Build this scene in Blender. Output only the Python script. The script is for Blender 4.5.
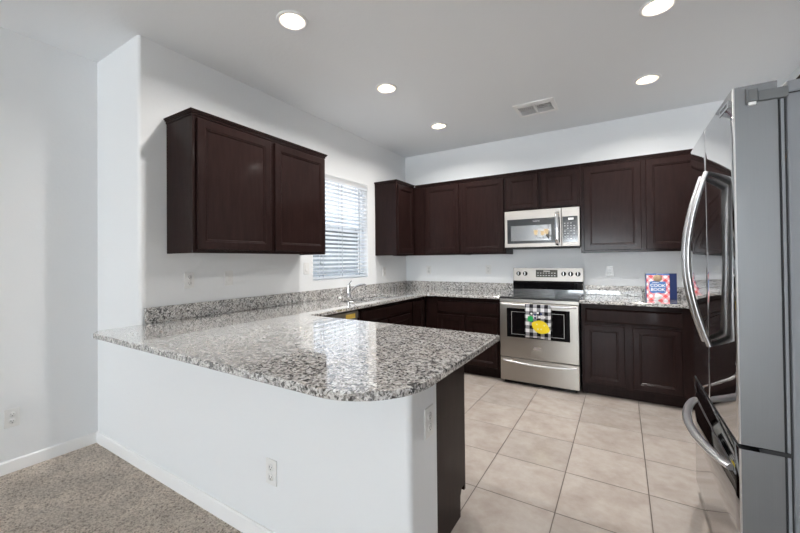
import bpy, bmesh, math, random
from mathutils import Vector, Matrix
R = math.radians
PI = math.pi
rnd = random.Random(7)
for o in list(bpy.data.objects): bpy.data.objects.remove(o)
SC = bpy.context.scene
COL = SC.collection

# ------------------------------------------------------------------ camera
H = 2.795
YAW, PITCH, ROLL, FPX = 0.5588, 0.0102, -0.0097, 365.148
fw = Vector((-math.sin(YAW), math.cos(YAW), 0)); rt = Vector((math.cos(YAW), math.sin(YAW), 0)); up = Vector((0, 0, 1))
fw, up = fw*math.cos(PITCH)+up*math.sin(PITCH), up*math.cos(PITCH)-fw*math.sin(PITCH)
rt, up = rt*math.cos(ROLL)+up*math.sin(ROLL), up*math.cos(ROLL)-rt*math.sin(ROLL)
cam = bpy.data.cameras.new('camera'); cob = bpy.data.objects.new('camera', cam); COL.objects.link(cob)
m3 = Matrix((rt, up, -fw)).transposed()
cob.matrix_world = Matrix.Translation((2.6416, -4.5693, 1.3124)) @ m3.to_4x4()
cam.sensor_width = 36; cam.lens = FPX*36/800
cam.shift_x = (400-393.6)/800; cam.shift_y = (256.56-266.5)/800
cam.clip_start = 0.05; cam.clip_end = 200
SC.camera = cob

# ------------------------------------------------------------------ world, lights, exposure
SC.view_settings.view_transform = 'Standard'; SC.view_settings.look = 'None'
SC.view_settings.gamma = 1; SC.view_settings.use_curve_mapping = False
SC.view_settings.exposure = 0.15
SC.cycles.diffuse_bounces = 8; SC.cycles.max_bounces = 12; SC.cycles.glossy_bounces = 5
W = bpy.data.worlds.new('sky'); SC.world = W; W.use_nodes = True
wn = W.node_tree.nodes; wl = W.node_tree.links
bg = wn['Background']; bg.inputs['Strength'].default_value = 1.7
wtc = wn.new('ShaderNodeTexCoord'); wno = wn.new('ShaderNodeTexNoise'); wno.inputs['Scale'].default_value = 3.0
wno.inputs['Detail'].default_value = 5
wr = wn.new('ShaderNodeValToRGB'); wr.color_ramp.elements[0].position = .35; wr.color_ramp.elements[1].position = .62
wr.color_ramp.elements[0].color = (.74, .86, 1, 1); wr.color_ramp.elements[1].color = (1, 1, 1, 1)
wl.new(wtc.outputs['Generated'], wno.inputs['Vector']); wl.new(wno.outputs['Fac'], wr.inputs['Fac'])
wl.new(wr.outputs['Color'], bg.inputs['Color'])

def area(name, loc, rot, sx, sy, power, color=(1, 1, 1), portal=False, spread=PI):
    l = bpy.data.lights.new(name, 'AREA'); l.shape = 'RECTANGLE'; l.size = sx; l.size_y = sy
    l.energy = power; l.color = color; l.spread = spread
    if portal: l.cycles.is_portal = True
    o = bpy.data.objects.new(name, l); COL.objects.link(o); o.location = loc; o.rotation_euler = rot
    return o
# daylight entering by the big windows of the living room behind the camera
area('daylight_patio_door', (1.3, -17.95, 1.25), (R(90), 0, 0), 2.45, 2.35, 415, (.86, .94, 1))
area('daylight_rear_window', (3.1, -17.95, 1.5), (R(90), 0, 0), .9, 1.4, 90, (.88, .95, 1))
area('portal', (-0.14, -1.405, 1.67), (0, R(-90), 0), 1.15, .95, 1, portal=True)
CAN_POWER = 16
sn = bpy.data.lights.new('sun', 'SUN'); sn.energy = 30; sn.angle = R(1); so = bpy.data.objects.new('sun', sn); COL.objects.link(so)
so.rotation_euler = Vector((-.08, .03, -1)).to_track_quat('-Z', 'Y').to_euler()

# ------------------------------------------------------------------ materials
def mat(name, col=(.8, .8, .8), rough=.5, metal=0, spec=.5, coat=0, coat_rough=.05, trans=0, emit=None, es=0, alpha=None, ior=None):
    m = bpy.data.materials.new(name); m.use_nodes = True
    b = m.node_tree.nodes['Principled BSDF']
    b.inputs['Base Color'].default_value = (*col, 1); b.inputs['Roughness'].default_value = rough
    b.inputs['Metallic'].default_value = metal; b.inputs['Specular IOR Level'].default_value = spec
    b.inputs['Coat Weight'].default_value = coat; b.inputs['Coat Roughness'].default_value = coat_rough
    b.inputs['Transmission Weight'].default_value = trans
    if ior: b.inputs['IOR'].default_value = ior
    if emit: b.inputs['Emission Color'].default_value = (*emit, 1); b.inputs['Emission Strength'].default_value = es
    return m
class N:
    """small node helper"""
    def __init__(s, m): s.m = m; s.t = m.node_tree; s.b = s.t.nodes['Principled BSDF']; s._tc = None
    def new(s, typ, **kw):
        n = s.t.nodes.new(typ)
        for k, v in kw.items():
            if k in n.inputs: n.inputs[k].default_value = v
            else: setattr(n, k, v)
        return n
    def link(s, a, b): s.t.links.new(a, b)
    def obj(s):
        if not s._tc: s._tc = s.new('ShaderNodeTexCoord')
        return s._tc.outputs['Object']
    def mapping(s, scale=(1, 1, 1), loc=(0, 0, 0), rot=(0, 0, 0)):
        n = s.new('ShaderNodeMapping'); n.inputs['Scale'].default_value = scale; n.inputs['Location'].default_value = loc
        n.inputs['Rotation'].default_value = rot; s.link(s.obj(), n.inputs['Vector']); return n.outputs[0]
    def noise(s, scale, detail=2, rough=.5, vec=None):
        n = s.new('ShaderNodeTexNoise'); n.inputs['Scale'].default_value = scale; n.inputs['Detail'].default_value = detail
        n.inputs['Roughness'].default_value = rough; s.link(vec or s.obj(), n.inputs['Vector']); return n.outputs['Fac']
    def vor(s, scale, vec=None, feature='F1'):
        n = s.new('ShaderNodeTexVoronoi'); n.feature = feature; n.inputs['Scale'].default_value = scale
        s.link(vec or s.obj(), n.inputs['Vector']); return n
    def ramp(s, fac, stops, interp='LINEAR'):
        n = s.new('ShaderNodeValToRGB'); cr = n.color_ramp; cr.interpolation = interp
        while len(cr.elements) < len(stops): cr.elements.new(.5)
        for e, (p, c) in zip(cr.elements, stops): e.position = p; e.color = (*c, 1) if len(c) == 3 else c
        s.link(fac, n.inputs['Fac']); return n.outputs['Color']
    def mix(s, f, a, b, bt='MIX'):
        n = s.new('ShaderNodeMixRGB'); n.blend_type = bt
        for v, i in ((f, 'Fac'), (a, 'Color1'), (b, 'Color2')):
            if hasattr(v, 'is_linked'): s.link(v, n.inputs[i])
            elif i == 'Fac': n.inputs[i].default_value = v
            else: n.inputs[i].default_value = (*v, 1)
        return n.outputs[0]
    def math(s, op, a, b=None, c=None):
        n = s.new('ShaderNodeMath'); n.operation = op
        for k, v in enumerate((a, b, c)):
            if v is None: continue
            if hasattr(v, 'is_linked'): s.link(v, n.inputs[k])
            else: n.inputs[k].default_value = v
        return n.outputs[0]
    def bump(s, h, strength=.2, dist=.01):
        n = s.new('ShaderNodeBump'); n.inputs['Strength'].default_value = strength; n.inputs['Distance'].default_value = dist
        s.link(h, n.inputs['Height']); s.link(n.outputs[0], s.b.inputs['Normal'])
        return n
    def color(s, c): s.link(c, s.b.inputs['Base Color'])

def wall_mat(name, col, scale=38, strength=.35):
    m = mat(name, col, .65, spec=.3); n = N(m)
    a = n.noise(scale, 3, .55); b = n.noise(scale*2.6, 2)
    h = n.math('ADD', a, n.math('MULTIPLY', b, .35)); n.bump(h, strength, .006); return m
M_WALL = wall_mat('white_wall_paint', (.82, .836, .85), 38, .14)
M_CEIL = wall_mat('textured_ceiling_paint', (.86, .885, .91), 30, .2)
M_TRIM = mat('white_trim_paint', (.90, .90, .90), .35)
M_PLATE = mat('white_plate_plastic', (.80, .80, .79), .3)
M_SLOT = mat('dark_slot', (.05, .05, .05), .6)

def wood():
    m = mat('espresso_wood', (.03, .017, .014), .36, spec=.06, coat=.14, coat_rough=.12); n = N(m)
    v = n.mapping((14, 14, 1.6))
    f = n.noise(3.0, 6, .6, v)
    n.color(n.ramp(f, [(.3, (.0135, .0066, .0060)), (.7, (.023, .0115, .0105))]))
    g = n.noise(2.2, 3, .5, n.mapping((2, 2, 2)))
    n.link(n.ramp(g, [(.3, (.29,)*3), (.7, (.36,)*3)]), n.b.inputs['Roughness'])
    n.bump(f, .008, .001)
    return m
M_WOOD = wood()
M_DARKIN = mat('cabinet_inside', (.012, .008, .007), .7)

def granite():
    m = mat('speckled_granite', (.5, .5, .5), .09, spec=.3, coat=1, coat_rough=.02, ior=1.5); n = N(m)
    n.b.inputs['Coat IOR'].default_value = 1.55
    w = n.new('ShaderNodeTexNoise'); w.inputs['Scale'].default_value = 30; w.inputs['Detail'].default_value = 3
    n.link(n.obj(), w.inputs['Vector'])
    vm = n.new('ShaderNodeVectorMath'); vm.operation = 'SCALE'; vm.inputs['Scale'].default_value = .035
    n.link(w.outputs['Color'], vm.inputs[0])
    va = n.new('ShaderNodeVectorMath'); va.operation = 'ADD'; n.link(n.obj(), va.inputs[0]); n.link(vm.outputs[0], va.inputs[1])
    V = va.outputs[0]
    v1 = n.vor(125, V); v2 = n.vor(205, V); v3 = n.vor(75, V)
    def cell(v): 
        s_ = n.new('ShaderNodeSeparateColor'); n.link(v.outputs['Color'], s_.inputs[0]); return s_.outputs[0]
    c1 = n.ramp(cell(v1), [(0, (.012, .012, .014)), (.17, (.02, .02, .022)), (.20, (.11, .105, .10)), (.36, (.20, .19, .18)), (.40, (.46, .445, .42)), (.80, (.74, .72, .69)), (.84, (.36, .33, .30))], 'LINEAR')
    c2 = n.ramp(cell(v2), [(0, (.015, .015, .018)), (.24, (.05, .05, .05)), (.27, (.3, .29, .28)), (.6, (.5, .49, .47)), (.63, (.72, .71, .69))], 'LINEAR')
    base = n.mix(.30, c1, c2)
    big = n.noise(5.5, 3, .6)
    warm = n.ramp(big, [(.42, (0, 0, 0)), (.62, (1, 1, 1))])
    out = n.mix(n.math('MULTIPLY', warm, .10), base, (.40, .29, .20), 'MIX')
    blk = n.ramp(cell(v3), [(.90, (0, 0, 0)), (.92, (1, 1, 1))])
    out = n.mix(n.math('MULTIPLY', blk, .75), out, (.02, .02, .022))
    out = n.mix(1, out, (1.17, 1.19, 1.22), 'MULTIPLY'); n.color(out); return m
M_GRAN = granite()

def steel(name, col=(.60, .60, .61), rough=.24, horiz=True, grain=.05, var=.05):
    m = mat(name, col, rough, 1.0); n = N(m)
    v = n.mapping((3, 3, 900) if horiz else (400, 400, 3))
    f = n.noise(1.0, 3, .6, v)
    n.link(n.ramp(f, [(.3, (rough-var,)*3), (.7, (rough+var,)*3)]), n.b.inputs['Roughness'])
    n.bump(f, grain, .001)
    return m
M_STEEL = steel('brushed_stainless_steel', (.44, .415, .38), .34, grain=.008, var=.03)
M_PALE = steel('wide_brushed_steel', (.36, .335, .31), .40, grain=.008, var=.03)
M_HAND = steel('satin_steel_handle', (.70, .70, .71), .33, grain=.0, var=.02)
M_FRONT = steel('polished_dark_stainless_door', (.33, .33, .34), .04, horiz=False, grain=.006, var=.02)
M_DOORSIDE = steel('fridge_door_edge_steel', (.23, .233, .24), .45, horiz=False, grain=.03)
M_FBODY = mat('grey_painted_steel', (.26, .27, .29), .42, .1); _n = N(M_FBODY); _n.bump(_n.noise(400, 2), .15, .001)
M_HINGE = mat('dark_grey_plastic', (.16, .165, .17), .4)
M_GASKET = mat('black_rubber_gasket', (.02, .02, .022), .6)
M_CHROME = mat('chrome', (.78, .78, .80), .08, 1)
M_SINK = steel('sink_steel', (.60, .60, .60), .25)
M_BLKGLASS = mat('black_glass', (.006, .006, .007), .04, spec=.6, coat=.6, coat_rough=.02)
M_OVENGLASS = mat('oven_window_glass', (.008, .008, .009), .09, spec=.5)
M_BLACK = mat('black_enamel', (.012, .012, .013), .25)
M_MWGLASS = mat('microwave_window_glass', (.05, .052, .055), .05, spec=1, coat=1, coat_rough=.02); N(M_MWGLASS).b.inputs['Coat IOR'].default_value = 2.0
M_MWBAND = mat('microwave_dark_band', (.018, .020, .022), .08, spec=.6)
M_DISPLAY = mat('dark_display', (.03, .03, .028), .15, emit=(.5, .55, .4), es=.02)
M_MARK = mat('pale_marking', (.5, .5, .5), .5)
M_RING = mat('burner_ring_print', (.10, .10, .10), .2)
M_SLAT = mat('white_blind_slat', (.86, .88, .90), .45)
_n = N(M_SLAT); _tr = _n.new('ShaderNodeBsdfTranslucent'); _tr.inputs[0].default_value = (.85, .92, 1, 1)
_mx = _n.new('ShaderNodeMixShader'); _mx.inputs[0].default_value = .35
_n.link(_n.b.outputs[0], _mx.inputs[1]); _n.link(_tr.outputs[0], _mx.inputs[2]); _n.link(_mx.outputs[0], _n.t.nodes['Material Output'].inputs[0])
M_VINYL = mat('white_window_vinyl', (.80, .82, .84), .35)
M_CORD = mat('blind_cord', (.34, .37, .40), .7)  # darkened: shade on cords and slat holes put into the colour
M_GLASS = mat('window_glass', (1, 1, 1), 0, trans=1, ior=1.02, spec=.3)
M_BULB = mat('lit_bulb', (1, .9, .75), .5, emit=(1, .84, .58), es=8)
M_BAFFLE = mat('white_lamp_baffle', (.88, .80, .62), .35)  # warm lamp glow put into the colour of the white baffle
M_SHADE = mat('frosted_glass_shade', (1, .85, .6), .4, emit=(1, .70, .32), es=3.2)
M_BRONZE = mat('dark_bronze', (.05, .035, .028), .35, .8)
M_STICKER = mat('yellow_sticker', (.80, .55, .10), .5)
M_LEMON = mat('lemon_yellow_print', (.92, .70, .02), .8)
M_LEMON2 = mat('pale_lemon_print', (.9, .82, .35), .8)
M_GREEN = mat('leaf_green_print', (.02, .42, .12), .8)
M_NAVY = mat('navy_cover', (.012, .03, .13), .3)
M_BLUE = mat('blue_cover_panel', (.02, .13, .42), .35)
M_WHITEINK = mat('white_ink', (.88, .88, .88), .5)
M_TAN = mat('tan_print', (.45, .32, .2), .5)
M_PAGES = mat('paper_pages', (.8, .78, .72), .8)
M_DARKVENT = mat('duct_dark', (.03, .03, .03), .8)

def tile():
    m = mat('beige_floor_tile', (.6, .5, .42), .22, spec=.45); n = N(m)
    T = .4207
    sx = n.new('ShaderNodeSeparateXYZ'); n.link(n.obj(), sx.inputs[0])
    def ax(o, off):
        p = n.math('DIVIDE', n.math('SUBTRACT', o, off-40*T), T)
        f = n.math('FRACT', p); c = n.math('FLOOR', p)
        d = n.math('MINIMUM', f, n.math('SUBTRACT', 1, f)); return d, c
    dx, cx = ax(sx.outputs[0], 1.9091); dy, cy = ax(sx.outputs[1], -1.2608)
    d = n.math('MINIMUM', n.math('MULTIPLY', dx, 1.0), dy)
    gro = n.ramp(n.math('MULTIPLY', d, T), [(.0030, (1, 1, 1)), (.0042, (0, 0, 0))])
    cb = n.new('ShaderNodeCombineXYZ'); n.link(cx, cb.inputs[0]); n.link(cy, cb.inputs[1])
    wn_ = n.new('ShaderNodeTexWhiteNoise'); n.link(cb.outputs[0], wn_.inputs['Vector'])
    off = n.new('ShaderNodeVectorMath'); off.operation = 'SCALE'; off.inputs['Scale'].default_value = 9; n.link(wn_.outputs['Color'], off.inputs[0])
    va = n.new('ShaderNodeVectorMath'); va.operation = 'ADD'; n.link(n.obj(), va.inputs[0]); n.link(off.outputs[0], va.inputs[1])
    f1 = n.noise(5.0, 6, .62, va.outputs[0]); f2 = n.noise(16, 4, .6, va.outputs[0])
    c = n.ramp(f1, [(.28, (.34, .285, .25)), (.45, (.42, .368, .333)), (.6, (.49, .443, .407)), (.75, (.45, .407, .376))])
    c = n.mix(.35, c, n.ramp(f2, [(.3, (.365, .31, .27)), (.7, (.515, .475, .44))]))
    tint = n.ramp(wn_.outputs['Value'], [(0, (.93, .93, .93)), (1, (1.03, 1.02, 1.01))])
    c = n.mix(1, c, tint, 'MULTIPLY')
    c = n.mix(gro, c, (.065, .045, .035))
    n.color(c)
    n.link(n.ramp(gro, [(0, (.20,)*3), (1, (.8,)*3)]), n.b.inputs['Roughness'])
    n.bump(n.math('SUBTRACT', n.math('MULTIPLY', f1, .15), gro), .35, .002)
    return m
M_TILE = tile()
def carpet():
    m = mat('brown_cut_pile_carpet', (.3, .25, .2), .95, spec=.1); n = N(m)
    v = n.vor(140); f = n.noise(95, 3, .75); g = n.noise(4, 3, .6)
    c = n.ramp(f, [(.37, (.22, .175, .14)), (.48, (.76, .67, .59)), (.60, (1, .95, .88))])
    c = n.mix(.35, c, n.ramp(v.outputs['Distance'], [(0, (.95, .87, .79)), (.7, (.50, .425, .365))]))
    c = n.mix(1, c, n.ramp(g, [(.35, (.93, .90, .87)), (.65, (1.17, 1.13, 1.09))]), 'MULTIPLY')
    n.color(c); n.bump(n.math('ADD', f, v.outputs['Distance']), 1.0, .012); return m
M_CARPET = carpet()
def check_mat():
    m = mat('black_and_white_check_cloth', (.8, .8, .8), .9, spec=.1); n = N(m)
    s = n.new('ShaderNodeSeparateXYZ'); n.link(n.obj(), s.inputs[0]); P = .070
    a = n.math('LESS_THAN', n.math('FRACT', n.math('DIVIDE', n.math('ADD', s.outputs[0], 10.012), P)), .5)
    b = n.math('LESS_THAN', n.math('FRACT', n.math('DIVIDE', n.math('ADD', s.outputs[2], 10.01), P)), .5)
    n.color(n.ramp(n.math('MULTIPLY', n.math('ADD', a, b), .5), [(0, (.82, .82, .84)), (.4, (.28, .28, .30)), (.9, (.012, .012, .015))], 'CONSTANT')); return m
M_CHECK = check_mat()
def cover_mat():
    m = mat('red_and_white_check_cover', (.8, .1, .1), .3); n = N(m)
    s = n.new('ShaderNodeSeparateXYZ'); n.link(n.obj(), s.inputs[0]); P = .072
    u = n.math('ADD', s.outputs[0], s.outputs[2]); w = n.math('SUBTRACT', s.outputs[0], s.outputs[2])
    a = n.math('LESS_THAN', n.math('FRACT', n.math('DIVIDE', n.math('ADD', u, 10.0), P)), .5)
    b = n.math('LESS_THAN', n.math('FRACT', n.math('DIVIDE', n.math('ADD', w, 10.01), P)), .5)
    n.color(n.ramp(n.math('MULTIPLY', n.math('ADD', a, b), .5), [(0, (.86, .84, .88)), (.4, (.80, .30, .32)), (.9, (.72, .02, .02))], 'CONSTANT')); return m
M_COVER = cover_mat()
M_STUCCO = wall_mat('neighbour_stucco', (.11, .13, .15), 20, .2)
M_ROOF = mat('neighbour_roof_tile', (.08, .09, .105), .8)
M_GROUND = mat('gravel_yard', (.40, .36, .32), .9); _n = N(M_GROUND); _n.color(_n.ramp(_n.noise(30, 3), [(.3, (.3, .27, .24)), (.7, (.5, .46, .42))]))

# ------------------------------------------------------------------ mesh builder
class MB:
    def __init__(s, M=None): s.v = []; s.f = []; s.mi = []; s.sm = []; s.mats = []; s.M = M or Matrix()
    def mat(s, m):
        if m not in s.mats: s.mats.append(m)
        return s.mats.index(m)
    def add(s, vs, fs, m, smooth=False):
        k = len(s.v); i = s.mat(m)
        s.v += [s.M @ Vector(p) for p in vs]
        for f in fs: s.f.append([k+a for a in f]); s.mi.append(i); s.sm.append(smooth)
        return s
    def bm(s, b, m, smooth=False):
        b.verts.index_update()
        s.add([v.co.copy() for v in b.verts], [[v.index for v in f.verts] for f in b.faces], m, smooth); b.free(); return s
    def box(s, x0, y0, z0, x1, y1, z1, m, bev=0, seg=2):
        b = bmesh.new(); bmesh.ops.create_cube(b, size=1)
        for v in b.verts:
            v.co = Vector(((x0+x1)/2+v.co.x*(x1-x0), (y0+y1)/2+v.co.y*(y1-y0), (z0+z1)/2+v.co.z*(z1-z0)))
        if bev: bmesh.ops.bevel(b, geom=b.edges[:], offset=bev, segments=seg, affect='EDGES', profile=.5)
        return s.bm(b, m)
    def prism(s, pts, a0, a1, m, axis='z', bev=0, seg=2, vbev=None, smooth=False):
        """extrude a 2-D outline along an axis; bev rounds the rims; vbev = {index: radius} rounds upright edges"""
        if vbev:
            out = []
            n = len(pts)
            for i, p in enumerate(pts):
                if i in vbev:
                    r = vbev[i]; p0 = Vector(pts[i-1]); p1 = Vector(p); p2 = Vector(pts[(i+1) % n])
                    d0 = (p0-p1).normalized(); d2 = (p2-p1).normalized()
                    ang = d0.angle(d2); t = r/math.tan(ang/2); c = p1+(d0+d2).normalized()*(r/math.sin(ang/2))
                    s0 = p1+d0*t-c; s1 = p1+d2*t-c
                    K = 12 if r > .1 else 8
                    tot = s0.angle(s1); sg = 1 if s0.x*s1.y-s0.y*s1.x > 0 else -1
                    for k in range(K+1):
                        a = sg*tot*k/K; out.append((c.x+s0.x*math.cos(a)-s0.y*math.sin(a), c.y+s0.x*math.sin(a)+s0.y*math.cos(a)))
                else: out.append(tuple(p))
            pts = out
        def P(p, a):
            return (p[0], p[1], a) if axis == 'z' else (a, p[0], p[1]) if axis == 'x' else (p[0], a, p[1])
        b = bmesh.new()
        lo = [b.verts.new(P(p, a0)) for p in pts]; hi = [b.verts.new(P(p, a1)) for p in pts]
        n = len(pts)
        b.faces.new(lo[::-1]); b.faces.new(hi)
        for i in range(n): b.faces.new((lo[i], lo[(i+1) % n], hi[(i+1) % n], hi[i]))
        bmesh.ops.recalc_face_normals(b, faces=b.faces[:])
        if bev:
            es = [e for e in b.edges if (e.verts[0] in lo and e.verts[1] in lo) or (e.verts[0] in hi and e.verts[1] in hi)]
            bmesh.ops.bevel(b, geom=es, offset=bev, segments=seg, affect='EDGES', profile=.5)
        return s.bm(b, m, smooth)
    def lathe(s, prof, c, m, axis='z', n=32, smooth=True, cap=True):
        vs = []; fs = []
        def P(r, a, h):
            x, y = r*math.cos(a), r*math.sin(a)
            return (c[0]+x, c[1]+y, c[2]+h) if axis == 'z' else (c[0]+h, c[1]+x, c[2]+y) if axis == 'x' else (c[0]+x, c[1]+h, c[2]+y)
        for r, h in prof:
            for k in range(n): vs.append(P(r, 2*PI*k/n, h))
        for i in range(len(prof)-1):
            for k in range(n):
                a = i*n+k; b = i*n+(k+1) % n; fs.append((a, b, b+n, a+n))
        s.add(vs, fs, m, smooth)
        if cap:
            for i, rv in ((0, True), (len(prof)-1, False)):
                r, h = prof[i]
                if r > 1e-5:
                    f = list(range(n)); s.add([P(r, 2*PI*k/n, h) for k in range(n)], [f[::-1] if rv else f], m)
        return s
    def tube(s, pts, r, m, n=12, ry=None, upv=(0, 0, 1), cap=True, smooth=True, radii=None):
        pts = [Vector(p) for p in pts]; vs = []; fs = []; U = Vector(upv)
        for i, p in enumerate(pts):
            t = (pts[min(i+1, len(pts)-1)]-pts[max(i-1, 0)]).normalized()
            a = t.cross(U)
            if a.length < 1e-4: a = t.cross(Vector((1, 0, 0)))
            a.normalize(); b = a.cross(t).normalized()
            q = radii[i] if radii else 1
            for k in range(n):
                an = 2*PI*k/n; vs.append(p+a*math.cos(an)*r*q+b*math.sin(an)*(ry or r)*q)
        for i in range(len(pts)-1):
            for k in range(n):
                A = i*n+k; B = i*n+(k+1) % n; fs.append((A, A+n, B+n, B))
        s.add(vs, fs, m, smooth)
        if cap:
            s.add(vs[:n], [tuple(range(n))], m); s.add(vs[-n:], [tuple(range(n))[::-1]], m)
        return s
    def panel_door(s, u0, v0, u1, v1, w0, m, t=.019, stile=.057):
        """door in local axes: u = x, v = z, outward = -y; recessed centre panel with a stepped inner edge"""
        L = [(0, 0), (0, t-.004), (.004, t), (stile-.004, t), (stile, t-.0035), (stile+.006, t-.0035), (stile+.013, t-.0095)]
        vs = []; fs = []
        for d, w in L:
            for (x, z) in ((u0+d, v0+d), (u1-d, v0+d), (u1-d, v1-d), (u0+d, v1-d)): vs.append((x, w0-w, z))
        for i in range(len(L)-1):
            for k in range(4):
                a = i*4+k; b = i*4+(k+1) % 4; fs.append((a, b, b+4, a+4))
        q = (len(L)-1)*4; fs.append((q, q+1, q+2, q+3)); fs.append((3, 2, 1, 0))
        return s.add(vs, fs, m)
    def slab_front(s, u0, v0, u1, v1, w0, m, t=.019):
        L = [(0, 0), (0, t-.010), (.010, t-.004), (.016, t), ]
        vs = []; fs = []
        for d, w in L:
            for (x, z) in ((u0+d, v0+d), (u1-d, v0+d), (u1-d, v1-d), (u0+d, v1-d)): vs.append((x, w0-w, z))
        for i in range(len(L)-1):
            for k in range(4):
                a = i*4+k; b = i*4+(k+1) % 4; fs.append((a, b, b+4, a+4))
        q = (len(L)-1)*4; fs.append((q, q+1, q+2, q+3)); fs.append((3, 2, 1, 0))
        return s.add(vs, fs, m)
    def build(s, name, parent=None, bevel=0):
        me = bpy.data.meshes.new(name); me.from_pydata([tuple(v) for v in s.v], [], s.f)
        for m in s.mats: me.materials.append(m)
        for p, i, q in zip(me.polygons, s.mi, s.sm): p.material_index = i; p.use_smooth = q
        me.update()
        o = bpy.data.objects.new(name, me); COL.objects.link(o)
        if parent:
            o.parent = parent; ro = PLOC.get(parent.name, (0, 0, 0)); PLOC[o.name] = ro
            me.transform(Matrix.Translation(-Vector(ro)))
        return o
PLOC = {}
def tag(o, label=None, cat=None, group=None, kind=None):
    if label: o['label'] = label
    if cat: o['category'] = cat
    if group: o['group'] = group
    if kind: o['kind'] = kind
    return o
def thing(name, loc, label, cat, group=None):
    o = bpy.data.objects.new(name, None); COL.objects.link(o); o.location = loc; o.empty_display_size = .1
    PLOC[o.name] = tuple(loc); return tag(o, label, cat, group)
def struct(mb, name, label=None):
    o = mb.build(name); o['kind'] = 'structure'
    if label: o['label'] = label
    return o
def copy_tree(o, parent=None):
    c = o.copy(); COL.objects.link(c)
    if parent: c.parent = parent
    for ch in list(o.children): copy_tree(ch, c)
    return c
def cut(o, cutter_mb):
    c = cutter_mb.build('cutter')
    md = o.modifiers.new('b', 'BOOLEAN'); md.operation = 'DIFFERENCE'; md.solver = 'EXACT'; md.object = c
    bpy.context.view_layer.update()
    dg = bpy.context.evaluated_depsgraph_get()
    me = bpy.data.meshes.new_from_object(o.evaluated_get(dg)); o.modifiers.clear(); o.data = me
    cm = c.data; bpy.data.objects.remove(c); bpy.data.meshes.remove(cm)
def text_mesh(txt, size, m, M, extr=.0004, sx=1, bold=0):
    cu = bpy.data.curves.new('txt', 'FONT'); cu.body = txt; cu.size = size; cu.align_x = 'CENTER'; cu.align_y = 'CENTER'
    cu.extrude = extr; cu.offset = bold
    o = bpy.data.objects.new('txt', cu); COL.objects.link(o)
    bpy.context.view_layer.update(); dg = bpy.context.evaluated_depsgraph_get()
    me = bpy.data.meshes.new_from_object(o.evaluated_get(dg)); bpy.data.objects.remove(o); bpy.data.curves.remove(cu)
    b = bmesh.new(); b.from_mesh(me); bpy.data.meshes.remove(me)
    for v in b.verts: v.co.x *= sx
    # text plane x,y -> world x,z facing -y
    T = M @ Matrix(((1, 0, 0, 0), (0, 0, -1, 0), (0, 1, 0, 0), (0, 0, 0, 1)))
    b.transform(T); mb = MB(); mb.bm(b, m); return mb
def frameR(origin, angle):   # local x,-y(outward) -> world rotated about z
    return Matrix.Translation(origin) @ Matrix.Rotation(angle, 4, 'Z')
FACE_X = R(90)               # outward (-y local) becomes +x world

# ------------------------------------------------------------------ room shell
YA = -3.4455; XD = -.63; XR = 3.83; YREAR = -18.0; TOPC = .914; BOTC = .884
WY0, WY1, WZ0, WZ1 = -1.878, -.938, 1.112, 2.232
def wall_left():
    b = MB()
    # kitchen wall with the return that faces the living room, rounded corner
    b.prism([(-.8, YA), (0, YA), (0, WY0), (-.15, WY0), (-.15, -3.2), (-.8, -3.2)], 0, H, M_WALL, vbev={1: .02})
    b.box(-.15, WY0, 0, 0, WY1, WZ0, M_WALL); b.box(-.15, WY0, WZ1, 0, WY1, H, M_WALL)
    b.box(-.15, WY1, 0, 0, .15, H, M_WALL)
    return struct(b, 'wall_left')
wall_left()
struct(MB().box(-.78, YREAR, 0, XD, YA, H, M_WALL), 'wall_left_dining')
struct(MB().box(0, 0, 0, XR, .15, H, M_WALL), 'wall_back')
struct(MB().box(XR, YREAR, 0, XR+.15, .15, H, M_WALL), 'wall_right')
b = MB()
b.box(-.78, YREAR-.15, 0, .05, YREAR, H, M_WALL); b.box(.05, YREAR-.15, 2.45, 2.55, YREAR, H, M_WALL)
b.box(2.55, YREAR-.15, 0, 2.62, YREAR, H, M_WALL); b.box(2.62, YREAR-.15, 0, 3.58, YREAR, .78, M_WALL); b.box(2.62, YREAR-.15, 2.22, 3.58, YREAR, H, M_WALL); b.box(3.58, YREAR-.15, 0, XR+.15, YREAR, H, M_WALL)
struct(b, 'wall_rear')
# half wall below the breakfast counter
struct(MB().prism([(-.0215, YA), (2.0, YA), (2.0, -3.23), (-.0215, -3.23)], 0, BOTC, M_WALL, vbev={1: .022}), 'wall_peninsula')
ceil = struct(MB().box(-.95, YREAR-.15, H, XR+.15, .15, H+.22, M_CEIL), 'ceiling')
struct(MB().box(-.15, -3.3, -.05, XR, .15, 0, M_TILE).box(2.03, -4.75, -.05, XR, -3.3, 0, M_TILE), 'floor')
struct(MB().box(XD, YREAR, -.05, 2.03, YA+.05, .006, M_CARPET).box(2.03, YREAR, -.05, XR, -4.75, .006, M_CARPET), 'floor_carpet')
def base(name, pts_list):
    b = MB()
    for (x0, y0, x1, y1, ax) in pts_list:
        if ax == 'x': b.prism([(y0, 0), (y1, 0), (y1, .076), (y1+(.006 if y0 > y1 else -.006), .083), (y0, .083)], x0, x1, M_TRIM, 'x')
        else: b.prism([(x0, 0), (x1, 0), (x1, .076), (x1+(.006 if x0 > x1 else -.006), .083), (x0, .083)], y0, y1, M_TRIM, 'y')
    return struct(b, name)
base('baseboard_peninsula', [(XD, YA, 2.013, YA-.013, 'x'), (2.0, YA-.013, 2.013, -3.23, 'y')])
base('baseboard_left', [(XD, YREAR, XD+.013, YA-.013, 'y')])

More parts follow.
